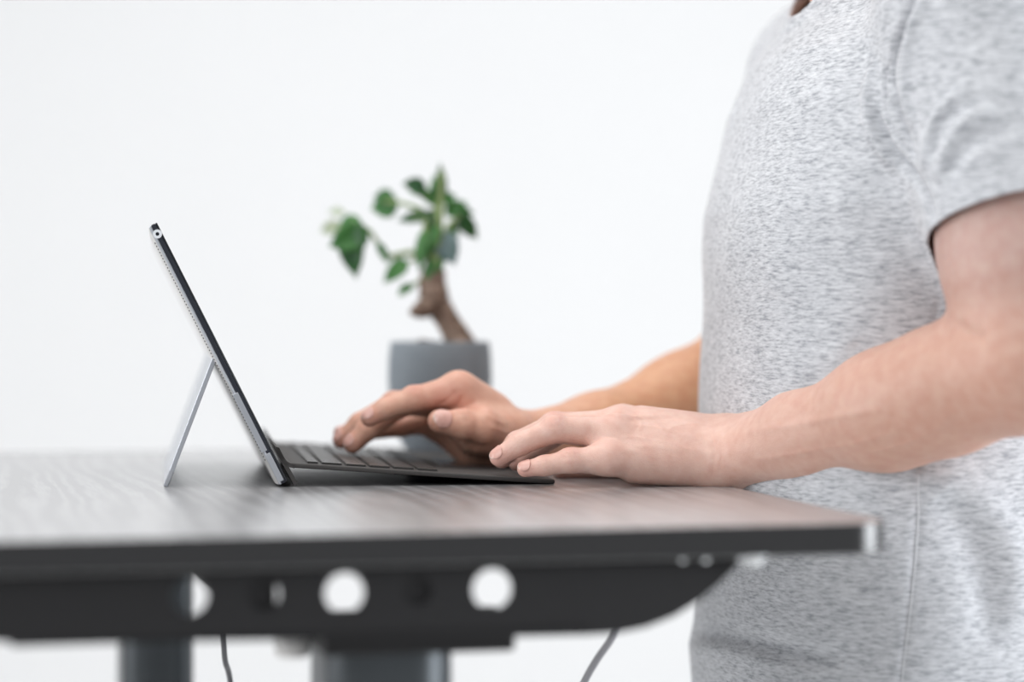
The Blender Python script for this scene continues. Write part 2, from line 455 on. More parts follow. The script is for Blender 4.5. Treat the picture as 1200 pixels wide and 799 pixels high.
tr = spline([PP(545,412,.004),PP(536,395,.002),PP(524,375),PP(514,358),PP(508,343,-.003),PP(507,328),PP(509,315,.003)], 6)
rad = [.0135,.0118,.0105,.0112,.0130,.0112,.0098]
rr = []
for i in range(len(rad)-1): rr += [rad[i]+(rad[i+1]-rad[i])*k/6+.0006*math.sin(i*5+k*1.7) for k in range(6)]
rr.append(rad[-1])
bm = tube(tr, rr, 18); tube(spline([PP(510,352),PP(499,360,-.006),PP(489,362,-.008),PP(484,359,-.008)], 5), [.011-.0045*k/15 for k in range(16)], 14, bm)
tube(spline([PP(536,392,.0),PP(541,405,-.01),PP(548,410,-.014)], 5), [.008-.003*k/10 for k in range(11)], 12, bm)
trunk = from_bm('trunk', bm, M['trunk'], smooth=True)
sb = trunk.modifiers.new('s', 'SUBSURF'); sb.levels = sb.render_levels = 1
adopt(plant, trunk)
stems = [([(509,318),(510,295),(512,270),(514,250),(516,225),(518,200)], .0062,.0012,0), ([(508,310),(503,290),(498,272),(500,255)],.0036,.001,-.008),
         ([(510,300),(520,280),(528,262),(540,252)],.003,.001,.006), ([(505,300),(480,296),(455,300),(443,285),(432,270),(412,258)],.0022,.001,-.012),
         ([(512,262),(495,247),(470,238),(450,236)],.002,.0009,.012), ([(514,245),(500,232),(490,220)],.0018,.0008,-.01),
         ([(505,322),(490,330),(478,338)],.0015,.0008,-.008), ([(506,305),(490,303),(475,308)],.0018,.0008,-.012), ([(511,255),(490,254),(472,256)],.0018,.0008,0)]
for pts, a, b, dy in stems:
    a *= 1.35; b *= 1.5
    s = spline([PP(x, y, dy*i/(len(pts)-1)) for i, (x, y) in enumerate(pts)], 5)
    bm = tube(s, [a+(b-a)*k/(len(s)-1) for k in range(len(s))], 8)
    adopt(plant, from_bm('stem', bm, M['stem'], smooth=True))
def leaf(bx, by, tx, ty, wpx, dy0=0, dy1=0, m='leaf', face=None, droop=.12):
    A, B = PP(bx, by, dy0), PP(tx, ty, dy1)
    L = (B-A); ln_ = L.length; L.normalize()
    n = (face or Vector((rnd.uniform(-.5,.5), -1, rnd.uniform(.0,.8)))); n = (n-L*n.dot(L)).normalized(); s = L.cross(n)
    w = 1.22*wpx*YP/F; bm = bmesh.new(); rows_ = []
    K = 12
    for i in range(K+1):
        t = i/K
        hw = w/2*(math.sin(math.pi*min(1, t**.75*1.0))**.8)*(1.0 if t < .8 else (1-t)/.2*.6+.4) if 0 < t < 1 else .0002
        c = A+L*(ln_*t)-n*(droop*ln_*(t*t))+Z*0
        row = []
        for k in (-1,-.6,0,.6,1):
            row.append(bm.verts.new(c+s*hw*k+n*(abs(k)*hw*.28)+n*(.0006*math.sin(9*t+3*k))))
        rows_.append(row)
    for a, b in zip(rows_, rows_[1:]):
        for k in range(4): bm.faces.new((a[k], a[k+1], b[k+1], b[k]))
    o = from_bm('leaf', bm, M[m], smooth=True)
    so = o.modifiers.new('s', 'SOLIDIFY'); so.thickness = .0005
    adopt(plant, o)
leaves = [
 (432,270,386,288,30,-.012,-.02,'leaf'), (411,258,414,326,28,-.012,-.02,'leaf_dark'), (424,260,392,276,26,-.01,.0,'leaf'),
 (467,238,434,244,27,.012,.014,'leaf'), (462,232,437,229,16,.012,.02,'leaf_dark'), (499,219,472,214,15,-.01,-.012,'leaf_dark'), (503,226,478,222,11,-.01,.0,'leaf'),
 (515,238,518,191,13,0,.0,'leaf_dark'), (512,236,508,204,11,0,.01,'leaf'), (513,236,492,226,15,0,-.01,'leaf'), (516,236,535,228,14,0,.01,'leaf'),
 (508,252,466,257,14,0,-.004,'leaf_dark'), (522,252,547,235,17,.004,.01,'leaf'), (528,246,556,250,15,.006,.012,'leaf'), (538,250,559,281,17,.006,.01,'leaf_dark'),
 (512,260,492,306,17,-.004,-.012,'leaf'), (498,268,489,318,13,-.006,-.014,'leaf'), (517,272,532,309,25,.0,-.012,'leaf_blue'), (515,280,512,322,16,0,-.012,'leaf'),
 (478,306,449,330,17,-.012,-.018,'leaf'), (474,304,455,318,11,-.012,-.005,'leaf_dark'), (484,334,466,345,12,-.008,-.012,'leaf'), (508,300,498,330,11,-.004,-.014,'leaf'),
 (443,284,455,308,9,-.01,-.016,'leaf'), (508,245,497,268,12,.0,-.01,'leaf_dark'), (524,262,540,276,12,.002,.012,'leaf'), (400,262,374,272,14,.02,.03,'leaf_pale'), (404,250,384,246,9,.02,.03,'leaf_pale'),
]
for l in leaves: leaf(*l)
# ============================================================ the person
def V3(v): return np.array((v[0], v[1], v[2]), dtype=np.float32)
def sub(P_, a): return P_-V3(a)
def cone(a, b, ra, rb):
    a, b = V3(a), V3(b)
    def f(p):
        ba = b-a; l2 = float(ba@ba)+1e-12
        t = np.clip(((p-a)@ba)/l2, 0, 1)
        d = p-a-t[:, None]*ba
        return np.sqrt((d*d).sum(1))-(ra+(rb-ra)*t)
    return f
def ell(c, r, rot=None):
    c = V3(c); r = np.array(r, dtype=np.float32); Rm = np.array(rot, dtype=np.float32) if rot is not None else None
    def f(p):
        q = p-c
        if Rm is not None: q = q@Rm.T
        k0 = np.sqrt(((q/r)**2).sum(1)); k1 = np.sqrt(((q/(r*r))**2).sum(1))+1e-9
        return k0*(k0-1)/k1
    return f
def smin(a, b, k):
    h = np.maximum(k-np.abs(a-b), 0)/k
    return np.minimum(a, b)-h*h*k*.25
def smax(a, b, k): return -smin(-a, -b, k)
def union(fs, k):
    def f(p):
        d = fs[0](p)
        for g in fs[1:]: d = smin(d, g(p), k)
        return d
    return f
def chain(pts, k=.004):
    "pts: list of (point, radius)"
    return union([cone(a[0], b[0], a[1], b[1]) for a, b in zip(pts, pts[1:])], k)

def nets(f, lo, hi, h, blk=8, margin=1.5, newton=1):
    lo = np.array(lo, dtype=np.float64); n = (np.ceil((np.array(hi)-lo)/h/blk).astype(int))*blk
    nb = n//blk
    g = np.stack(np.meshgrid(*[np.arange(k) for k in nb], indexing='ij'), -1).reshape(-1, 3)
    cen = (lo+(g*blk+blk/2-.5)*h).astype(np.float32)
    d = f(cen); act = np.abs(d) < blk*h*.87*margin+h*2
    G = np.empty(n, dtype=np.float32)
    G.reshape(nb[0],blk,nb[1],blk,nb[2],blk)[:] = (np.sign(d).astype(np.float32)*1.0).reshape(nb[0],1,nb[1],1,nb[2],1)
    off = np.stack(np.meshgrid(*[np.arange(blk)]*3, indexing='ij'), -1).reshape(-1, 3)
    ga = g[act]
    Gv = G.reshape(-1)
    for s in range(0, len(ga), 400):
        idx = (ga[s:s+400, None, :]*blk+off[None]).reshape(-1, 3)
        v = f((lo+idx*h).astype(np.float32))
        Gv[(idx[:,0]*n[1]+idx[:,1])*n[2]+idx[:,2]] = v
    ins = G < 0
    cnt = np.zeros(n-1, dtype=np.uint8)
    for a in (0,1):
        for b in (0,1):
            for c in (0,1): cnt += ins[a:n[0]-1+a, b:n[1]-1+b, c:n[2]-1+c]
    cells = np.argwhere((cnt > 0) & (cnt < 8))
    cid = np.full(n-1, -1, dtype=np.int32); cid[tuple(cells.T)] = np.arange(len(cells))
    acc = np.zeros((len(cells), 3)); num = np.zeros(len(cells))
    cr = [(a,b,c) for a in (0,1) for b in (0,1) for c in (0,1)]
    val = {o: G[cells[:,0]+o[0], cells[:,1]+o[1], cells[:,2]+o[2]] for o in cr}
    for o in cr:
        for ax in range(3):
            if o[ax] == 0:
                q = list(o); q[ax] = 1; q = tuple(q)
                v0, v1 = val[o], val[q]; m = (v0 < 0) != (v1 < 0)
                t = np.where(m, v0/np.where(m, v0-v1, 1), 0)
                pt = np.tile(np.array(o, dtype=float), (len(cells), 1)); pt[:, ax] += t
                acc[m] += pt[m]; num[m] += 1
    verts = lo+(cells+acc/num[:, None])*h
    faces = []
    for ax in range(3):
        sl0 = [slice(None)]*3; sl1 = [slice(None)]*3; sl0[ax] = slice(0, -1); sl1[ax] = slice(1, None)
        A, B = ins[tuple(sl0)], ins[tuple(sl1)]
        e = np.argwhere(A != B); sg = A[tuple(e.T)]
        u, v = (ax+1) % 3, (ax+2) % 3
        ok = (e[:,u] > 0) & (e[:,v] > 0) & (e[:,u] < n[u]-1) & (e[:,v] < n[v]-1) & (e[:,ax] < n[ax]-1)
        e = e[ok]; sg = sg[ok]
        def cc(du, dv):
            q = e.copy(); q[:,u] -= du; q[:,v] -= dv; return cid[tuple(q.T)]
        q = np.stack([cc(1,1), cc(0,1), cc(0,0), cc(1,0)], 1)
        q[~sg] = q[~sg][:, ::-1]
        faces.append(q)
    faces = np.concatenate(faces); faces = faces[(faces >= 0).all(1)]
    for _ in range(newton):
        p = verts.astype(np.float32); e = h*.6
        d0 = f(p); gr = np.stack([f(p+np.eye(3, dtype=np.float32)[i]*np.float32(e))-f(p-np.eye(3, dtype=np.float32)[i]*np.float32(e)) for i in range(3)], 1)/(2*e)
        g2 = (gr*gr).sum(1)+1e-6
        st = -(d0/g2)[:, None]*gr
        l = np.sqrt((st*st).sum(1)); st *= np.minimum(1, h*.7/np.maximum(l, 1e-9))[:, None]
        verts = verts+st
    return verts, faces
def relax(verts, faces, it=1, lam=.5):
    for _ in range(it):
        acc = np.zeros_like(verts); num = np.zeros(len(verts))
        for i in range(4):
            for j in (1, 3):
                np.add.at(acc, faces[:, i], verts[faces[:, (i+j) % 4]]); np.add.at(num, faces[:, i], 1)
        verts = verts+(acc/np.maximum(num, 1)[:, None]-verts)*lam
    return verts
def clip(verts, faces, keep):
    "drop whatever lies outside keep(verts) (a signed distance, kept where > 0)"
    s = keep(verts) > 0
    faces = faces[s[faces].all(1)]
    used = np.unique(faces); mp = np.full(len(verts), -1); mp[used] = np.arange(len(used))
    return verts[used], mp[faces]
def to_mesh(name, verts, faces):
    me = bpy.data.meshes.new(name)
    me.vertices.add(len(verts)); me.vertices.foreach_set('co', verts.astype(np.float32).ravel())
    me.loops.add(faces.size); me.loops.foreach_set('vertex_index', faces.astype(np.int32).ravel())
    me.polygons.add(len(faces)); me.polygons.foreach_set('loop_start', np.arange(0, faces.size, faces.shape[1], dtype=np.int32))
    me.polygons.foreach_set('loop_total', np.full(len(faces), faces.shape[1], dtype=np.int32))
    me.polygons.foreach_set('use_smooth', np.ones(len(faces), dtype=bool))
    me.update(calc_edges=True); me.validate(); return me
def vnormals(verts, faces):
    a, b, c, d = (verts[faces[:, i]] for i in range(4))
    fn = np.cross(c-a, d-b); vn = np.zeros_like(verts)
    for i in range(4): np.add.at(vn, faces[:, i], fn)
    return vn/np.maximum(np.linalg.norm(vn, axis=1), 1e-12)[:, None]
EYE = Vector((0,0,ZC))
def ray_hits(bvh, pix, Ylim=None):
    out = []
    for px, py in pix:
        d = (P(px, py, 1.0)-EYE).normalized()
        h = bvh.ray_cast(EYE+d*.9, d)
        if h[0] is not None: out.append(np.array(h[0]))
    return out
def seg_dist(v, poly):
    "distance to a polyline and parameter along it"
    best = np.full(len(v), 1e9); par = np.zeros(len(v)); n = len(poly)-1
    for i in range(n):
        a, b = poly[i], poly[i+1]; ba = b-a; l2 = ba@ba+1e-12
        t = np.clip(((v-a)@ba)/l2, 0, 1); d = np.linalg.norm(v-a-t[:, None]*ba, axis=1)
        m = d < best; best[m] = d[m]; par[m] = (i+t[m])/n
    return best, par
def engrave(verts, faces, strokes, smooth=True):
    "raise or sink soft lines on the surface: (pixels, amplitude, width, sharp)"
    bvh = BVHTree.FromPolygons([Vector(v) for v in verts.tolist()], faces.tolist()) if strokes else None
    vn = vnormals(verts, faces); disp = np.zeros(len(verts))
    for st in strokes:
        pix, amp, wid = st[:3]
        sp = [(p.x, p.y) for p in spline([(x, y, 0) for x, y in pix], 5)]
        hit = ray_hits(bvh, sp)
        if len(hit) < 2: continue
        hit = np.array(hit)
        lo, hi = hit.min(0)-wid*4, hit.max(0)+wid*4
        m = np.where(((verts > lo) & (verts < hi)).all(1))[0]
        if not len(m): continue
        d, t = seg_dist(verts[m], hit)
        taper = np.clip(np.minimum(t, 1-t)*5, 0, 1)**.7 if (len(st) < 4 or st[3]) else 1.0
        disp[m] += amp*np.exp(-(d/wid)**2)*taper
    return verts+vn*disp[:, None]

# ---- near (left) arm and hand -------------------------------------------------
def PR(x, y, Y, r): return (P(x, y, Y), r)
TZ = TT
nW1, nW2 = P(850,541,1.722), P(850,523,1.748)
nE = P(1206,425,1.545); nS = Vector((.305,1.60,ZC+.215))
near_arm = union([
    cone(nS, P(1199,300,1.565), .056, .0505), cone(P(1199,300,1.565), nE, .0505, .041),
    cone(nE, P(1105,458,1.59), .041, .0395),
    cone(P(1105,458,1.59), P(1040,480,1.622), .0395, .0375),
    cone(P(1040,480,1.622), P(950,506,1.675), .0375, .0300),
    cone(P(950,501,1.69), nW2, .0255, .0195), cone(P(950,511,1.668), nW1, .0265, .0185)], .02)
MC = {}   # knuckles
near_f = {
 'little': [PR(712,538,1.702,.0105), PR(669,540,1.699,.0083), PR(638,545.5,1.699,.0070), PR(615,549.5,1.700,.0056)],
 'ring':   [PR(718,508,1.720,.0120), PR(650,503.5,1.712,.0091), PR(608,521,1.710,.0080), PR(584,535.5,1.710,.0064)],
 'middle': [PR(722,499,1.742,.0122), PR(650,499,1.741,.0092), PR(606,519,1.742,.0082), PR(588,538,1.742,.0068)],
 'index':  [PR(726,497,1.765,.0122), PR(664,500,1.772,.0094), PR(624,527,1.775,.0082), PR(606,541,1.775,.0068)],
 'thumb':  [PR(800,528,1.770,.015), PR(740,540,1.795,.0125), PR(690,544,1.80,.0105), PR(660,550,1.80,.0085)],
}
nh_w = P(835,522,1.735)
near_palm = union([
    cone(P(842,543,1.722), near_f['little'][0][0], .0155, .0100),
    cone(P(842,532,1.728), P(714,525,1.711), .0170, .0088),
    cone(P(838,526,1.735), near_f['ring'][0][0]+Vector((.002,0,-.001)), .0190, .0105),
    cone(P(838,523,1.745), near_f['middle'][0][0]+Vector((.002,0,-.0005)), .0185, .0112),
    cone(P(838,523,1.755), near_f['index'][0][0]+Vector((.002,0,-.0005)), .0175, .0112),
    cone(P(826,548,1.722), P(742,550,1.712), .0125, .0085),                # outer heel of the hand
    cone(P(820,540,1.765), P(760,535,1.775), .018, .015),
    cone(P(806,512,1.745), P(752,500,1.748), .0160, .0140),
    cone(nW1, P(838,541,1.722), .0185, .0175), cone(nW2, P(838,524,1.748), .0190, .0180)], .012)
def hand(palm, fingers, extra=()):
    fs = [(chain(v, .003), v) for v in fingers.values()]
    def f(p):
        base = palm(p); d = base
        for g, v in fs: d = np.minimum(d, smin(base, g(p), .009))
        for g, k in extra: d = smin(d, g(p), k)
        return d
    return f
def knuckle(fi, dz=.0015, r=.0062, j=1):
    a = fi[j][0]; rr = fi[j][1]
    return (cone(a+Vector((0.0012,0,rr-r+dz*.3)), a+Vector((-.002,0,rr-r+dz*.2)), r, r), .004)
nx = [knuckle(near_f['little']), knuckle(near_f['ring'], r=.0072), knuckle(near_f['middle'], r=.0074), knuckle(near_f['index'], r=.0074)]
for n_ in ('ring','middle','index'):
    a = near_f[n_][0][0]; nx.append((ell(a+Vector((.001,0,.0035)), (.010,.0085,.0092)), .006))
    b = a.lerp(P(835,510,1.745), .6); nx.append((cone(a+Vector((.004,0,.0105)), b+Vector((0,0,.0115)), .0016, .0012), .006))
hand_n = hand(near_palm, near_f, nx)
def near_all(p): return smin(near_arm(p), hand_n(p), .010)

# ---- far (right) arm and hand ------------------------------------------------
fW1, fW2 = P(614,524,1.885), P(614,509,1.862)
fE = P(893,420,2.03); fS = Vector((.256,1.985,ZC+.19))
far_arm = union([
    cone(fS, P(905,335,2.02), .050, .0455), cone(P(905,335,2.02), fE, .0455, .042),
    cone(fE, P(800,476,1.98), .043, .0395),
    cone(P(800,475,1.98), P(700,508,1.92), .0395, .029),
    cone(P(700,504,1.91), fW2, .0265, .0165), cone(P(700,512,1.93), fW1, .0255, .0175)], .02)
far_f = {
 'index':  [PR(536,457,1.826,.0122), PR(485,467.5,1.812,.0091), PR(451,479,1.806,.0080), PR(433,490,1.803,.0066)],
 'middle': [PR(532,462,1.846,.0120), PR(470,474,1.838,.0092), PR(431,503,1.830,.0083), PR(413,520.5,1.828,.0070)],
 'ring':   [PR(528,473,1.866,.0115), PR(462,473,1.862,.0088), PR(421,496,1.858,.0080), PR(400,515.5,1.856,.0066)],
 'little': [PR(522,490,1.884,.0100), PR(470,500,1.888,.0078), PR(430,505.5,1.886,.0068), PR(399,507.5,1.884,.0056)],
 'thumb':  [PR(600,506,1.838,.0150), PR(566,499,1.812,.0122), PR(541,497.5,1.803,.0106), PR(515,493.5,1.796,.0088)],
}
far_palm = union([
    cone(P(602,508,1.860), far_f['index'][0][0], .0165, .0115),
    cone(P(602,514,1.868), far_f['middle'][0][0], .0170, .0112),
    cone(P(602,520,1.878), far_f['ring'][0][0], .0165, .0108),
    cone(P(602,525,1.885), far_f['little'][0][0], .0150, .0095),
    cone(P(597,522,1.884), P(552,523,1.884), .0145, .0130), cone(P(552,523,1.884), P(515,504,1.886), .0130, .0105),   # outer heel on the keys
    cone(P(598,512,1.845), P(560,512,1.826), .0165, .0125),                # ball of the thumb
    cone(P(560,505,1.86), P(530,480,1.86), .018, .013),
    cone(P(548,462,1.834), P(575,482,1.845), .0125, .0140),
    cone(P(560,486,1.822), P(543,470,1.828), .0075, .0080),                # web between thumb and index
    ], .012)
fx = [knuckle(far_f['index']), knuckle(far_f['middle'], r=.007), knuckle(far_f['ring'], r=.007)]
fx.append((ell(far_f['index'][0][0]+Vector((.001,-.001,.003)), (.0105,.010,.0095)), .006))
fx.append((ell(far_f['thumb'][2][0]+Vector((.0,-.001,.001)), (.0090,.0095,.0098)), .005))
fx.append((ell(far_f['thumb'][1][0]+Vector((.001,-.003,.000)), (.0085,.0085,.0110)), .006))
fx.append((cone(P(573,487,1.830), P(598,500,1.842), .0045, .0040), .010))       # thumb tendon
hand_f = hand(far_palm, far_f, fx)
def far_all(p): return smin(far_arm(p), hand_f(p), .010)

n_v, n_f = nets(near_all, (-.02,1.44,TT-.004), (.40,1.84,ZC+.155), .0013)
n_v = relax(n_v, n_f, 2, .35)
n_v, n_f = clip(n_v, n_f, lambda v: (ZC+.148)-v[:, 2])
f_v, f_f = nets(far_all, (-.155,1.77,TT-.004), (.33,2.11,ZC+.155), .0013)
f_v = relax(f_v, f_f, 2, .35)
f_v, f_f = clip(f_v, f_f, lambda v: (ZC+.148)-v[:, 2])

# fine relief: tendons, veins, creases
n_v = engrave(n_v, n_f, [
  ([(838,505),(800,492),(762,484),(728,480)], .0005, .0028), ([(835,518),(800,508),(765,500),(735,497)], .0006, .0028),
  ([(838,532),(800,526),(760,523),(726,530)], .0004, .0028),
  ([(800,515),(780,508),(770,497),(752,490),(735,486)], .0004, .0014), ([(812,530),(790,520),(760,515),(742,512),(712,515)], .0003, .0013),
  ([(780,508),(790,500),(812,497),(835,498)], .0003, .0013), ([(760,515),(748,505),(740,495)], .0003, .0013),
  ([(742,485),(752,496),(748,505)], .0004, .001), ([(700,510),(724,514),(742,524),(760,527)], -.0004, .0015),
  ([(716,549),(724,553),(735,559)], -.0004, .002), ([(832,505),(838,525),(836,545),(834,560)], -.0003, .0018), ([(826,515),(828,540),(824,558)], -.00015, .0012),
  ([(844,518),(846,535),(842,555)], -.0002, .0013),
  *[([(x,489+abs(x-648)*.1),(x+1.5,496),(x+1,502)], -.0006, .0007) for x in (641,645,649,653,657)],
  *[([(x,530),(x+1,534),(x,538)], -.0005, .0007) for x in (662,666,670,674)],
  ([(604,508),(610,514),(609,519)], -.0003, .0007), ([(600,512),(605,517)], -.0003, .0006), ([(635,537),(637,542)], -.0003, .0007),
  
  ([(870,505),(920,500),(980,488),(1040,478)], .0006, .003), ([(880,540),(940,530),(1010,518),(1060,500)], .0005, .0022), ([(1020,530),(1060,520),(1100,500),(1115,480)], .0005, .0018),
  ([(1118,378),(1128,386),(1142,392),(1156,396)], -.0018, .004),
])
f_v = engrave(f_v, f_f, [
  *[([(x,483),(x+1.5,489),(x+1,496)], -.0006, .0008) for x in (540,544,548)],
  ([(556,483),(562,490),(566,500)], -.0003, .001), ([(568,484),(580,492),(594,498)], .0007, .0016), ([(572,500),(584,503),(596,508)], .0006, .0015),
  ([(514,474),(522,470),(530,463),(534,457)], -.0008, .0016), ([(530,478),(540,470),(541,463)], -.0008, .0014), ([(545,478),(552,474),(558,470)], -.0005, .0012),
  ([(484,455),(487,462),(487,470)], -.0003, .0009), ([(487,453),(490,460)], -.0003, .0008), ([(455,470),(458,475),(456,482)], -.0003, .0009),
  ([(592,486),(596,495),(598,505)], -.0006, .0016),
])
# ---- torso frame ---------------------------------------------------------------
ta = R(10)
FW = np.array((-math.cos(ta), -math.sin(ta))); LT = np.array((math.sin(ta), -math.cos(ta)))
TC = np.array((.270, 1.80))
zk = np.array([-.45,-.33,-.254,-.235,-.20,-.178,-.070,-.006,.0445,.076,.1525,.19,.2135,.25,.29])
fx_ = np.array([.145,.142,.1385,.1435,.1455,.1460,.1460,.1490,.1490,.152,.171,.187,.207,.225,.235])
bk_ = np.array([.150,.148,.145,.142,.140,.138,.130,.127,.125,.125,.120,.110,.100,.080,.065])
wd_ = np.array([.190,.190,.190,.189,.188,.187,.182,.183,.186,.190,.186,.165,.135,.085,.06])
def loft(p, grow=0.0):
    z = p[:, 2]-ZC
    af = (TC[0]-np.interp(z, zk, fx_))*.985+grow; ab = np.interp(z, zk, bk_)+grow; b = np.interp(z, zk, wd_)+grow
    q = p[:, :2]-TC.astype(np.float32); u = q@FW.astype(np.float32); v = q@LT.astype(np.float32)
    a = np.where(u > 0, af, ab)
    n = 2.35
    k = (np.abs(u/a)**n+np.abs(v/b)**n)**(1/n)
    return smax((k-1)*np.minimum(a, b)*1.05, z-(.262+grow), .03).astype(np.float32)
def tw(f_, l_, z_): 
    q = TC+FW*f_+LT*l_; return Vector((q[0], q[1], ZC+z_))
nSh, fSh = Vector((.318,1.615,ZC+.205)), Vector((.262,1.985,ZC+.19))
hemA, hemB, hemC = P(1096,272,1.565), P(1150,217,1.49), P(1200,210,1.49)
hemN = (hemB-hemA).cross(hemC-hemA).normalized()
if hemN.z < 0: hemN = -hemN
slE = Vector((.337,1.553,ZC+.02))
sleeves = [cone(nSh, slE, .070, .0615), cone(fSh, Vector((.229,2.02,ZC+.09)), .064, .060),
           cone(tw(-.03,.05,.235), nSh+Vector((0,0,.005)), .055, .062), cone(tw(-.03,-.05,.235), fSh+Vector((0,0,.005)), .055, .060)]
def wob(p):
    x, y, z = p[:, 0], p[:, 1], p[:, 2]
    return (.0011*np.sin(31*x+17*z+9*y+1.3)*np.sin(23*z-19*y)+.0007*np.sin(61*x-37*z+.5)*np.sin(43*y+29*z+2)).astype(np.float32)
def shirt_f(p):
    d = loft(p)
    d = smin(d, sleeves[0](p), .030); d = smin(d, sleeves[1](p), .03)
    d = smin(d, sleeves[2](p), .03); d = smin(d, sleeves[3](p), .03)
    return d+wob(p)
s_v, s_f = nets(shirt_f, (.10,1.47,ZC-.345), (.44,2.12,ZC+.345), .0023, margin=2.0)
s_v = relax(s_v, s_f, 2, .4)
# creases around the armhole, sleeve and waist, then the seams
s_v = engrave(s_v, s_f, [
  ([(1072,-6),(1060,25),(1048,58),(1045,95),(1052,130),(1062,165),(1070,192)], -.0100, .0032),
  ([(1084,-6),(1070,30),(1062,70),(1062,110),(1068,150)], .0045, .0050),
  ([(1025,128),(1031,150),(1042,172),(1060,194),(1075,212),(1088,240),(1093,262)], -.0095, .0036),
  ([(1027,70),(1018,110),(1021,145),(1034,172),(1052,192)], .0055, .006),
  ([(1040,72),(1036,100),(1039,128),(1048,152),(1062,182)], -.0060, .0025),
  ([(1046,100),(1044,125),(1053,150),(1064,175)], .0035, .0025),
  ([(1056,100),(1060,130),(1066,160),(1072,190)], -.003, .002),
  ([(1082,200),(1090,160),(1108,125),(1140,100)], .0040, .005), ([(1098,215),(1108,180),(1130,145),(1165,125)], .0040, .005),
  ([(1090,185),(1100,150),(1125,120)], -.0035, .004), ([(1110,212),(1122,185),(1150,160),(1190,150)], -.0030, .006),
  ([(1125,205),(1145,180),(1185,170)], .0015, .006),
  ([(806,742),(840,744),(880,752),(930,764),(990,772)], -.0065, .006), ([(804,758),(850,762),(910,778)], .0045, .009),
  ([(1000,540),(1040,600),(1060,680)], .001, .012), ([(1100,580),(1130,620),(1150,680),(1160,760)], -.004, .012), ([(1070,560),(1120,570),(1165,600),(1190,660),(1195,740)], .005, .014),
  ([(1000,400),(1010,420),(1020,445)], -.0015, .006), ([(975,400),(985,430),(1000,455)], .001, .007),
  ([(868,95),(862,125),(856,155)], -.002, .005),
  ([(950,170),(930,220),(912,280),(908,350)], .002, .02),
])
strokes2 = [
  ([(1120,300),(1108,325),(1103,345),(1097,372),(1094,392),(1086,430),(1078,500),(1075,552),(1075,600),(1072,650),(1066,710),(1060,760),(1055,806)], -.0012, .0022, False),
  ([(917,36),(926,38),(936,31),(946,20),(958,8),(968,-4)], -.0008, .0016, False),
]
s_v = engrave(s_v, s_f, strokes2)
# cut the openings cleanly
me = to_mesh('t_shirt', s_v, s_f)
bm = bmesh.new(); bm.from_mesh(me); bpy.data.meshes.remove(me)
def cut(co, no, cond):
    g = [f for f in bm.faces if cond(f.calc_center_median())]
    vs = {v for f in g for v in f.verts}; es = {e for f in g for e in f.edges}
    bmesh.ops.bisect_plane(bm, geom=list(vs)+list(es)+g, plane_co=co, plane_no=no, clear_outer=True)
armn = lambda c: c.y < 1.68 and (c-nSh).length < .30 and c.z > ZC-.06 and (Vector((c.x-.337, c.y-1.553, 0)).length < .0725 and c.y < 1.60+max(0,(c.z-ZC-.09))*.5)
cut(hemA, -hemN, armn)
cut(Vector((.26,2.01,ZC+.075)), Vector((0,-.1,-1)), lambda c: c.y > 1.995 and c.z < ZC+.10 and Vector((c.x-.229, c.y-2.02, 0)).length < .075 and c.z > ZC-.06)
nk = P(928,24,1.80)
fd3, ld3 = Vector((FW[0], FW[1], 0)), Vector((LT[0], LT[1], 0))
AX = (fd3+Z).normalized(); BX = (fd3-Z).normalized(); RC = .061
cc0 = nk-BX*RC
inside = [v for v in bm.verts if v.co.z > ZC+.19 and ((v.co-cc0)-AX*(v.co-cc0).dot(AX)).length < RC-.001 and (v.co-cc0).dot(AX) > -.06]
bmesh.ops.delete(bm, geom=inside, context='VERTS')
ring = []
for k in range(72):
    a_ = 2*math.pi*k/72
    o_ = cc0+(BX*math.cos(a_)+ld3*math.sin(a_))*RC
    ts = np.linspace(.16, -.16, 400); pts_ = np.array([tuple(o_+AX*t) for t in ts], dtype=np.float32)
    dd = shirt_f(pts_); i_ = np.argmax(dd < 0)
    ring.append(o_+AX*float(ts[i_]) if dd[i_] < 0 else o_)
cut(Vector((0,0,ZC-.335)), Vector((0,0,-1)), lambda c: c.z < ZC-.2)
# keep only the main piece
seen = set(); best = []
for v0_ in bm.verts:
    if v0_ in seen: continue
    st = [v0_]; comp = []; seen.add(v0_)
    while st:
        v = st.pop(); comp.append(v)
        for e in v.link_edges:
            w_ = e.other_vert(v)
            if w_ not in seen: seen.add(w_); st.append(w_)
    if len(comp) > len(best): best = comp
keep = set(best); bmesh.ops.delete(bm, geom=[v for v in bm.verts if v not in keep], context='VERTS')
bmesh.ops.recalc_face_normals(bm, faces=bm.faces)
me = bpy.data.meshes.new('t_shirt'); bm.to_mesh(me); bm.free()

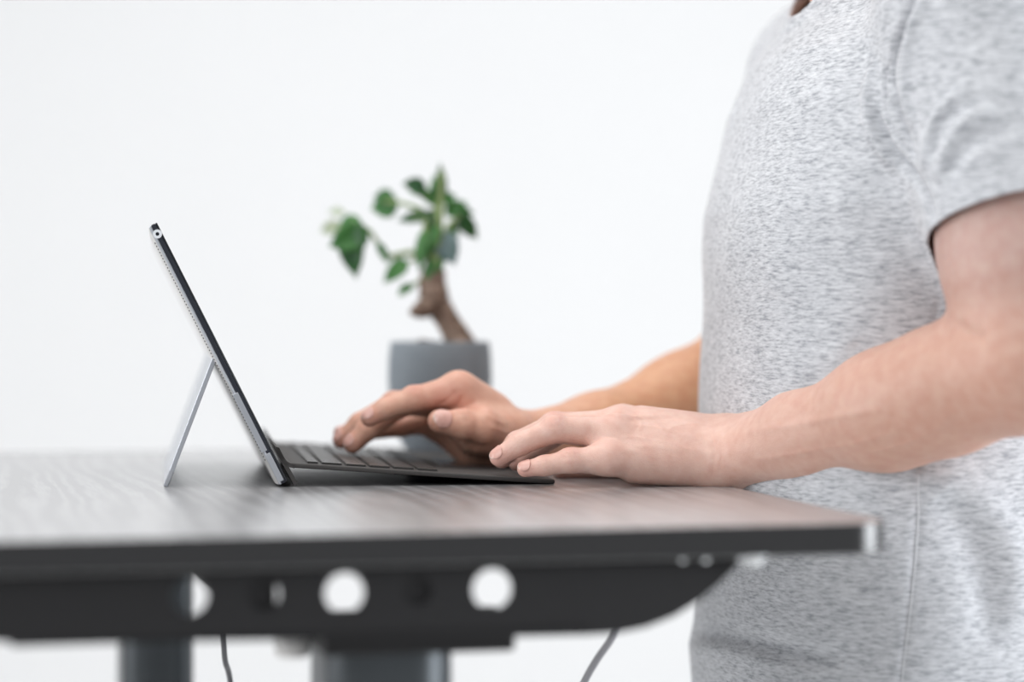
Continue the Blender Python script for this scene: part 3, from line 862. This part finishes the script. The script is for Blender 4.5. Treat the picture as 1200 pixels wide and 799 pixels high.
# ---- the hidden rest of the body: torso, neck, head, legs ----------------------
hc = tw(.045, 0, .445)
fd = Vector((FW[0], FW[1], 0)); ld = Vector((LT[0], LT[1], 0))
pit = R(24); hf = (fd*math.cos(pit)-Z*math.sin(pit)).normalized(); hu = ld.cross(hf).normalized()
if hu.z < 0: hu = -hu
HR = [tuple(hf), tuple(ld), tuple(hu)]
def hp_(f_, l_, u_): return hc+hf*f_+ld*l_+hu*u_
head = union([ell(hp_(-.012,0,.02), (.098,.076,.095), HR), ell(hp_(.028,0,-.035), (.062,.058,.078), HR), ell(hp_(.052,0,-.085), (.030,.030,.025), HR),
    ell(hp_(.074,0,.035), (.018,.052,.014), HR)], .03)
face = [(cone(hp_(.088,0,.018), hp_(.108,0,-.018), .006, .0105), .012), (ell(hp_(.096,.011,-.02), (.009,.007,.006), HR), .006), (ell(hp_(.096,-.011,-.02), (.009,.007,.006), HR), .006),
        (ell(hp_(.085,0,-.048), (.010,.023,.0055), HR), .005), (ell(hp_(.084,0,-.058), (.009,.019,.006), HR), .004), (ell(hp_(-.005,.078,-.012), (.020,.008,.032), HR), .006), (ell(hp_(-.005,-.078,-.012), (.020,.008,.032), HR), .006)]
def head_f(p):
    d = head(p)
    for s in (1, -1): d = smax(d, -ell(hp_(.094,s*.031,.012), (.014,.019,.012), HR)(p), .010)
    for s in (1, -1): d = smin(d, ell(hp_(.079,s*.031,.012), (.0125,.0125,.0125), HR)(p), .003)
    for g, k in face: d = smin(d, g(p), k)
    return d
neck = union([cone(tw(-.035,0,.225), hp_(-.025,0,-.06), .056, .055), cone(tw(-.002,0,.225), hp_(.015,0,-.075), .047, .045)], .02)
hipz = -.25
legs = []
for s in (1, -1):
    legs += [cone(tw(-.005,s*.09,hipz-.03), tw(.0,s*.10,-.70), .085, .058), cone(tw(0,s*.10,-.70), tw(-.02,s*.105,-1.08), .054, .038), cone(tw(-.03,s*.105,-1.125), tw(.15,s*.12,-1.137), .036, .026)]
legs_u = union(legs, .03)
stub = union([cone(nSh-Z*.01, P(1202,290,1.567), .046, .043), cone(fSh-Z*.01, P(905,330,2.02), .044, .042), cone(tw(-.03,.05,.222), nSh-Z*.012, .038, .043), cone(tw(-.03,-.05,.222), fSh-Z*.012, .038, .042)], .012)
def body_f(p):
    d = loft(p, -.020)
    d = smin(d, stub(p), .012); d = smin(d, neck(p), .015)
    m = p[:, 2] > ZC+.28
    if m.any():
        e = np.full(len(p), 9, dtype=np.float32); e[m] = head_f(p[m]); d = smin(d, e, .012)
    return smin(d, legs_u(p), .03)
def cutz(f, z): return lambda p: np.maximum(f(p), z-p[:, 2])
b_v, b_f = nets(lambda p: smin(np.maximum(body_f(p), ZC-.40-p[:, 2]), np.maximum(legs_u(p), p[:, 2]-(ZC-.33)), .01), (.02,1.46,.0), (.46,2.12,ZC+.62), .005, margin=2.2)
b_v = relax(b_v, b_f, 1, .4)
av = np.concatenate([b_v, n_v, f_v]); af_ = np.concatenate([b_f, n_f+len(b_v), f_f+len(b_v)+len(n_v)])

# ---- skin --------------------------------------------------------------------
def skin_mat():
    m = mat('skin', (.6,.4,.3), .47, spec=.45)
    b = m.node_tree.nodes['Principled BSDF']
    b.inputs['Subsurface Weight'].default_value = .12; b.inputs['Subsurface Radius'].default_value = (.012,.004,.002); b.inputs['Subsurface Scale'].default_value = .5
    at = nd(m, 'ShaderNodeVertexColor', layer_name='tone')
    tc = nd(m, 'ShaderNodeTexCoord')
    n1 = nd(m, 'ShaderNodeTexNoise', i_Scale=120, i_Detail=5); n2 = nd(m, 'ShaderNodeTexNoise', i_Scale=900, i_Detail=3); n3 = nd(m, 'ShaderNodeTexVoronoi', i_Scale=1100)
    for n in (n1, n2, n3): ln(m, tc.outputs['Object'], n.inputs['Vector'])
    r = nd(m, 'ShaderNodeValToRGB'); r.color_ramp.elements[0].position = .3; r.color_ramp.elements[1].position = .7
    r.color_ramp.elements[0].color = (.90,.80,.78,1); r.color_ramp.elements[1].color = (1.0,1.0,1.0,1)
    ln(m, n1.outputs['Fac'], r.inputs[0])
    mx = nd(m, 'ShaderNodeMix', data_type='RGBA', blend_type='MULTIPLY'); mx.inputs[0].default_value = 1
    ln(m, at.outputs['Color'], mx.inputs[6]); ln(m, r.outputs[0], mx.inputs[7]); ln(m, mx.outputs[2], b.inputs['Base Color'])
    ad = nd(m, 'ShaderNodeMath', operation='ADD'); ln(m, n2.outputs['Fac'], ad.inputs[0]); ln(m, n3.outputs['Distance'], ad.inputs[1])
    bp = nd(m, 'ShaderNodeBump', i_Strength=.30, i_Distance=.0005); ln(m, ad.outputs[0], bp.inputs['Height']); ln(m, bp.outputs[0], b.inputs['Normal'])
    return m
M['skin'] = skin_mat()
TAN, PINK, FARH = np.array((.62,.36,.255)), np.array((.745,.51,.43)), np.array((.74,.445,.33))
col = np.empty((len(av), 4)); col[:, 3] = 1; col[:, :3] = TAN
i0 = len(b_v); i1 = i0+len(n_v)
tx = np.clip(((av[i0:i1, 0])-.115)/.13, 0, 1)[:, None]
col[i0:i1, :3] = PINK*(1-tx)+np.array((.55,.338,.262))*tx
up_t = np.clip((av[i0:i1, 2]-(ZC-.02))/.06, 0, 1)[:, None]
col[i0:i1, :3] = col[i0:i1, :3]*(1-up_t)+np.array((.51,.35,.305))*up_t
col[i1:, :3] = FARH
tx = np.clip((av[i1:, 0]-.0)/.08, 0, 1)[:, None]; col[i1:, :3] = FARH*(1-tx)+np.array((.66,.36,.21))*tx
def tint(pt, rad, c, amt):
    d = np.linalg.norm(av-np.array(pt), axis=1); w_ = (np.exp(-(d/rad)**2)*amt)[:, None]
    m = w_[:, 0] > .004; col[m, :3] = col[m, :3]*(1-w_[m])+np.array(c)*w_[m]
RED = (.66,.27,.225)
for fs, cam_s in ((near_f, -1), (far_f, -1)):
    for k_, v in fs.items():
        tint(v[1][0]+Vector((0,-.002,.006)), .0065, RED, .50)
        tint(v[3][0], .009, RED, .50); tint(v[2][0]+Vector((0,-.001,.004)), .005, RED, .30)
for n_ in ('ring','middle','little'): tint(near_f[n_][0][0]+Vector((0,-.004,.006)), .009, RED, .22)
tint(far_f['index'][0][0]+Vector((.0,-.012,-.004)), .016, RED, .28); tint(P(510,470,1.81), .016, RED, .25)
tint(P(546,487,1.79), .0035, (.33,.15,.12), .5)

person = link('person', to_mesh('person', av, af_), M['skin'])
ca = person.data.color_attributes.new('tone', 'FLOAT_COLOR', 'POINT'); ca.data.foreach_set('color', col.astype(np.float32).ravel())
tag(person, 'person in a grey t-shirt standing at the desk, typing with both hands', 'person')
pbvh = BVHTree.FromPolygons([Vector(v) for v in av[i0:].tolist()], (af_[len(b_f):]-i0).tolist())

# ---- fingernails ---------------------------------------------------------------
M['nail'] = mat('nail', (.68,.385,.325), .35, spec=.5, Coat_Weight=.3)
M['nail_tip'] = mat('nail_tip', (.78,.62,.55), .35)
def nail(v, n0, wr=.74, L=.0105, back=.0, tipw=.09):
    tip, dip = v[3][0], v[2][0]; t = (tip-dip).normalized(); n = Vector(n0); n = (n-t*n.dot(t)).normalized(); b_ = t.cross(n)
    r = v[3][1]; K, J = 14, 12; phi = R(62)*wr/.8
    bm = bmesh.new(); grid = []
    a_end = tip+t*(r*.84-back)
    for i in range(K+1):
        s = i/K; row = []
        sx = s*2-1
        for j in range(J+1):
            w_ = (j/J*2-1)
            xx = sx*(1-.34*w_*w_); yy = w_*(1-.30*sx*sx if sx > 0 else 1-.22*sx*sx)
            ax = a_end-t*(L*(.5-.5*xx)); ph = phi*yy
            d = n*math.cos(ph)+b_*math.sin(ph)
            rr_ = r*1.35+.001
            h = pbvh.ray_cast(ax+d*rr_, -d, rr_)
            q = h[0]+d*.0003 if h[0] is not None else ax+d*r*.95
            row.append(q)
        grid.append(row)
    # smooth the surface
    for _ in range(4):
        g2 = [r_[:] for r_ in grid]
        for i in range(1, K):
            for j in range(1, J): g2[i][j] = (grid[i-1][j]+grid[i+1][j]+grid[i][j-1]+grid[i][j+1])/4+n*.00002
        grid = g2
    vv = [[bm.verts.new(q) for q in r_] for r_ in grid]
    fcs = []
    for i in range(K):
        for j in range(J):
            fcs.append((bm.faces.new((vv[i][j], vv[i+1][j], vv[i+1][j+1], vv[i][j+1])), i/K))
    for f, s in fcs: f.material_index = 1 if s >= 1-tipw else 0
    o = from_bm('fingernail', bm, M['nail'], smooth=True); o.data.materials.append(M['nail_tip'])
    so = o.modifiers.new('s', 'SOLIDIFY'); so.thickness = .0006; so.offset = 0
    o.parent = person
nail(near_f['little'], (-.1,-.75,.75), L=.0098); nail(near_f['ring'], (-.35,-.62,.72), L=.0108); nail(near_f['middle'], (-.4,-.45,.8)); nail(near_f['index'], (-.4,-.3,.8)); nail(near_f['thumb'], (-.2,-.1,.9), L=.012)
nail(far_f['thumb'], (-.25,-.90,.40), L=.0135); nail(far_f['index'], (-.5,-.62,.62), L=.0105); nail(far_f['middle'], (-.75,-.55,.35), L=.0105); nail(far_f['ring'], (-.8,-.35,.4)); nail(far_f['little'], (-.4,-.2,.85), L=.009)

# ---- clothes ---------------------------------------------------------------------
def shirt_mat():
    m = mat('heather_grey_jersey', (.5,.5,.5), .9, spec=.15, Sheen_Weight=.35, Sheen_Roughness=.4)
    b = m.node_tree.nodes['Principled BSDF']; tc = nd(m, 'ShaderNodeTexCoord')
    def nz(scale, det):
        mp = nd(m, 'ShaderNodeMapping'); mp.inputs['Scale'].default_value = scale; mp.inputs['Rotation'].default_value = (0, R(-5), 0)
        n = nd(m, 'ShaderNodeTexNoise', i_Scale=1, i_Detail=det); n.inputs['Roughness'].default_value = .62
        ln(m, tc.outputs['Object'], mp.inputs[0]); ln(m, mp.outputs[0], n.inputs['Vector']); return n
    n1 = nz((125,125,640), 4); n2 = nz((45,45,200), 3); n3 = nz((1500,1500,1900), 2)
    a = nd(m, 'ShaderNodeMath', operation='MULTIPLY_ADD'); a.inputs[1].default_value = .68
    ln(m, n1.outputs['Fac'], a.inputs[0])
    a2 = nd(m, 'ShaderNodeMath', operation='MULTIPLY_ADD'); a2.inputs[1].default_value = .19; a2.inputs[2].default_value = 0
    ln(m, n2.outputs['Fac'], a2.inputs[0])
    a3 = nd(m, 'ShaderNodeMath', operation='MULTIPLY_ADD'); a3.inputs[1].default_value = .13
    ln(m, n3.outputs['Fac'], a3.inputs[0]); ln(m, a2.outputs[0], a3.inputs[2]); ln(m, a3.outputs[0], a.inputs[2])
    r = nd(m, 'ShaderNodeValToRGB'); e = r.color_ramp.elements
    e[0].position = .38; e[0].color = (.29,.30,.325,1); e[1].position = .64; e[1].color = (.63,.64,.665,1)
    x = e.new(.49); x.color = (.48,.49,.515,1)
    ln(m, a.outputs[0], r.inputs[0]); ln(m, r.outputs[0], b.inputs['Base Color'])
    bp = nd(m, 'ShaderNodeBump', i_Strength=.25, i_Distance=.0006); ln(m, a.outputs[0], bp.inputs['Height']); ln(m, bp.outputs[0], b.inputs['Normal'])
    return m
M['jersey'] = shirt_mat(); M['thread'] = mat('light_thread', (.62,.63,.65), .9)
M['denim'] = mat('dark_denim', (.03,.035,.05), .85); noise_variation(M['denim'], (.022,.026,.038), (.04,.046,.064), (1,1,.3), 500)
shirt = link('t_shirt', me, M['jersey'], smooth=True); shirt.parent = person
shirt['label'] = 'heather grey short-sleeved jersey t-shirt'
so = shirt.modifiers.new('s', 'SOLIDIFY'); so.thickness = .0016; so.offset = -1
sbvh = BVHTree.FromPolygons([v.co.copy() for v in me.vertices], [tuple(p.vertices) for p in me.polygons])
def thread(name, pix, r, off):
    sp = spline([(x, y, 0) for x, y in pix], 8)
    pts = []
    for q in sp:
        d = (P(q.x, q.y, 1.0)-EYE).normalized(); h = sbvh.ray_cast(EYE+d*.9, d)
        if h[0] is not None and abs(h[0].y-1.7) < .25: pts.append(h[0]+h[1]*off*(1 if h[1].y < 0 else -1))
    if len(pts) > 3:
        o = from_bm(name, tube(pts, r, 6), M['thread'], smooth=True); o.parent = person
thread('side_seam', [(x+1.6, y) for x, y in strokes2[0][0] if y > 540], .0005, .0001)
# ribbed collar
bmc = bmesh.new(); rg = []
for k in range(72):
    a_, b_ = ring[k], ring[(k+1) % 72]; t_ = (b_-ring[k-1]).normalized(); out = (a_-cc0); out -= AX*out.dot(AX); out.normalize(); up_ = t_.cross(out).normalized()
    if up_.dot(AX) < 0: up_ = -up_
    q_ = (out*.8-AX*.6).normalized(); n_c = t_.cross(q_).normalized()
    if n_c.dot(Z) < 0: n_c = -n_c
    rg.append([bmc.verts.new(a_+q_*x_+n_c*y_) for x_, y_ in ((-.004,-.002),(-.005,.0005),(-.003,.0022),(.004,.0024),(.011,.0020),(.0125,.0004),(.011,-.002))])
for k in range(72):
    A_, B_ = rg[k], rg[(k+1) % 72]
    for j in range(7): bmc.faces.new((A_[j], A_[(j+1) % 7], B_[(j+1) % 7], B_[j]))
col_ = from_bm('collar', bmc, M['jersey'], smooth=True); col_.parent = person
# trousers and shoes, below the frame
trs = []
for s in (1, -1): trs += [cone(tw(-.005,s*.088,hipz-.05), tw(.0,s*.10,-.70), .098, .074), cone(tw(0,s*.10,-.70), tw(-.02,s*.105,-1.07), .074, .062)]
tr_u = union(trs, .03)
def tr_f(p): return np.maximum(np.where(p[:, 2] > ZC-.345, loft(p, -.006), -1.0).astype(np.float32), tr_g(p))
def tr_g(p): return np.maximum(smin(np.maximum(loft(p, -.006), (ZC-.40)-p[:, 2]), tr_u(p), .04), p[:, 2]-(ZC-.26))
t_v, t_f = nets(tr_f, (.05,1.55,.05), (.50,2.06,ZC-.24), .007, margin=2.2)
tro = link('trousers', to_mesh('trousers', t_v, t_f), M['denim']); tro.parent = person
M['shoe'] = mat('shoe_leather', (.05,.045,.04), .5)
for s in (1, -1):
    sh = union([cone(tw(-.035,s*.105,-1.115), tw(.10,s*.115,-1.125), .044, .040), cone(tw(.10,s*.115,-1.128), tw(.16,s*.12,-1.133), .041, .034), cone(tw(-.02,s*.105,-1.10), tw(-.02,s*.105,-1.06), .045, .045)], .03)
    g = lambda p: smax(sh(p), -p[:, 2]+.003, .004)
    c0 = tw(.06,s*.11,-1.1)
    v_, q_ = nets(g, (c0.x-.2, c0.y-.12, -.01), (c0.x+.2, c0.y+.12, .16), .006, margin=1.8)
    o = link('shoe', to_mesh('shoe', v_, q_), M['shoe']); o.parent = person
# short brown hair
M['hair'] = mat('brown_hair', (.05,.03,.018), .55); noise_variation(M['hair'], (.03,.018,.01), (.075,.045,.028), (1,1,.15), 700, bump=.6, dist=.002)
def hair_f(p):
    d = smin(ell(hp_(-.018,0,.03), (.105,.083,.100), HR)(p), ell(hp_(.02,0,.095), (.065,.058,.034), HR)(p), .03)
    q = p-V3(hc); f_ = q@V3(hf); u_ = q@V3(hu)
    cutl = (f_*.72-u_*.69)+.012
    return smax(smax(d, cutl, .01), f_-.085, .01)+(.0016*np.sin(170*p[:,0])*np.sin(150*p[:,1]+40*p[:,2])).astype(np.float32)
v_, q_ = nets(hair_f, tuple(hc-Vector((.16,.13,.16))), tuple(hc+Vector((.16,.13,.17))), .004, margin=1.8)
o = link('hair', to_mesh('hair', v_, q_), M['hair']); o.parent = person
# ------------------------------------------------------------ light
w = bpy.data.worlds.new('world'); bpy.context.scene.world = w; w.use_nodes = True
bg = w.node_tree.nodes['Background']; bg.inputs[0].default_value = (.93,.965,1,1); bg.inputs[1].default_value = .55
def area(name, loc, target, sx, sy, e, col=(1,1,1)):
    l = bpy.data.lights.new(name, 'AREA'); l.shape = 'RECTANGLE'; l.size = sx; l.size_y = sy; l.energy = e; l.color = col
    o = bpy.data.objects.new(name, l); C.objects.link(o); o.location = loc
    o.rotation_euler = (Vector(target)-Vector(loc)).to_track_quat('-Z', 'Y').to_euler(); return o
area('window_light', (3.0,1.2,1.5), (.3,1.8,1.1), 1.8, 1.9, 170, (.93,.965,1))
area('overhead_softbox', (-.2,1.7,2.95), (0,1.7,0), 3.0, 2.2, 70, (1,.985,.96))  # added softbox lighting the scene from above, not a fixture of the room
area('front_fill', (-1.6,-.9,2.5), (.4,1.8,1.1), 1.8, 1.4, 50, (.97,.985,1))  # added fill from above the camera's left to lift the person, no window there
area('left_fill', (-2.6,1.5,1.6), (.2,1.5,1.0), 1.6, 1.6, 60, (.98,.99,1))  # added side fill, stands in for bounce on table, kickstand and shirt front
area('wall_fill', (.2,3.2,2.95), (.2,4.6,1.1), 5.5, .6, 5, (1,1,1))  # added strip that only brightens the back wall, no real fixture
# ------------------------------------------------------------ camera
cam = bpy.data.cameras.new('camera'); co = bpy.data.objects.new('camera', cam); C.objects.link(co)
co.location = (0,0,ZC); co.rotation_euler = (R(90),0,0)
cam.sensor_width = 36; cam.sensor_fit = 'HORIZONTAL'; cam.lens = 36*F/1200
cam.shift_y = (HY-399.5)/1200
cam.dof.use_dof = True; cam.dof.focus_distance = 1.70; cam.dof.aperture_fstop = cam.lens/1000/.044
cam.clip_start = .05
sc = bpy.context.scene; sc.camera = co
sc.view_settings.view_transform = 'Standard'; sc.view_settings.look = 'None'; sc.view_settings.gamma = 1
sc.view_settings.use_curve_mapping = False; sc.view_settings.exposure = -0.55
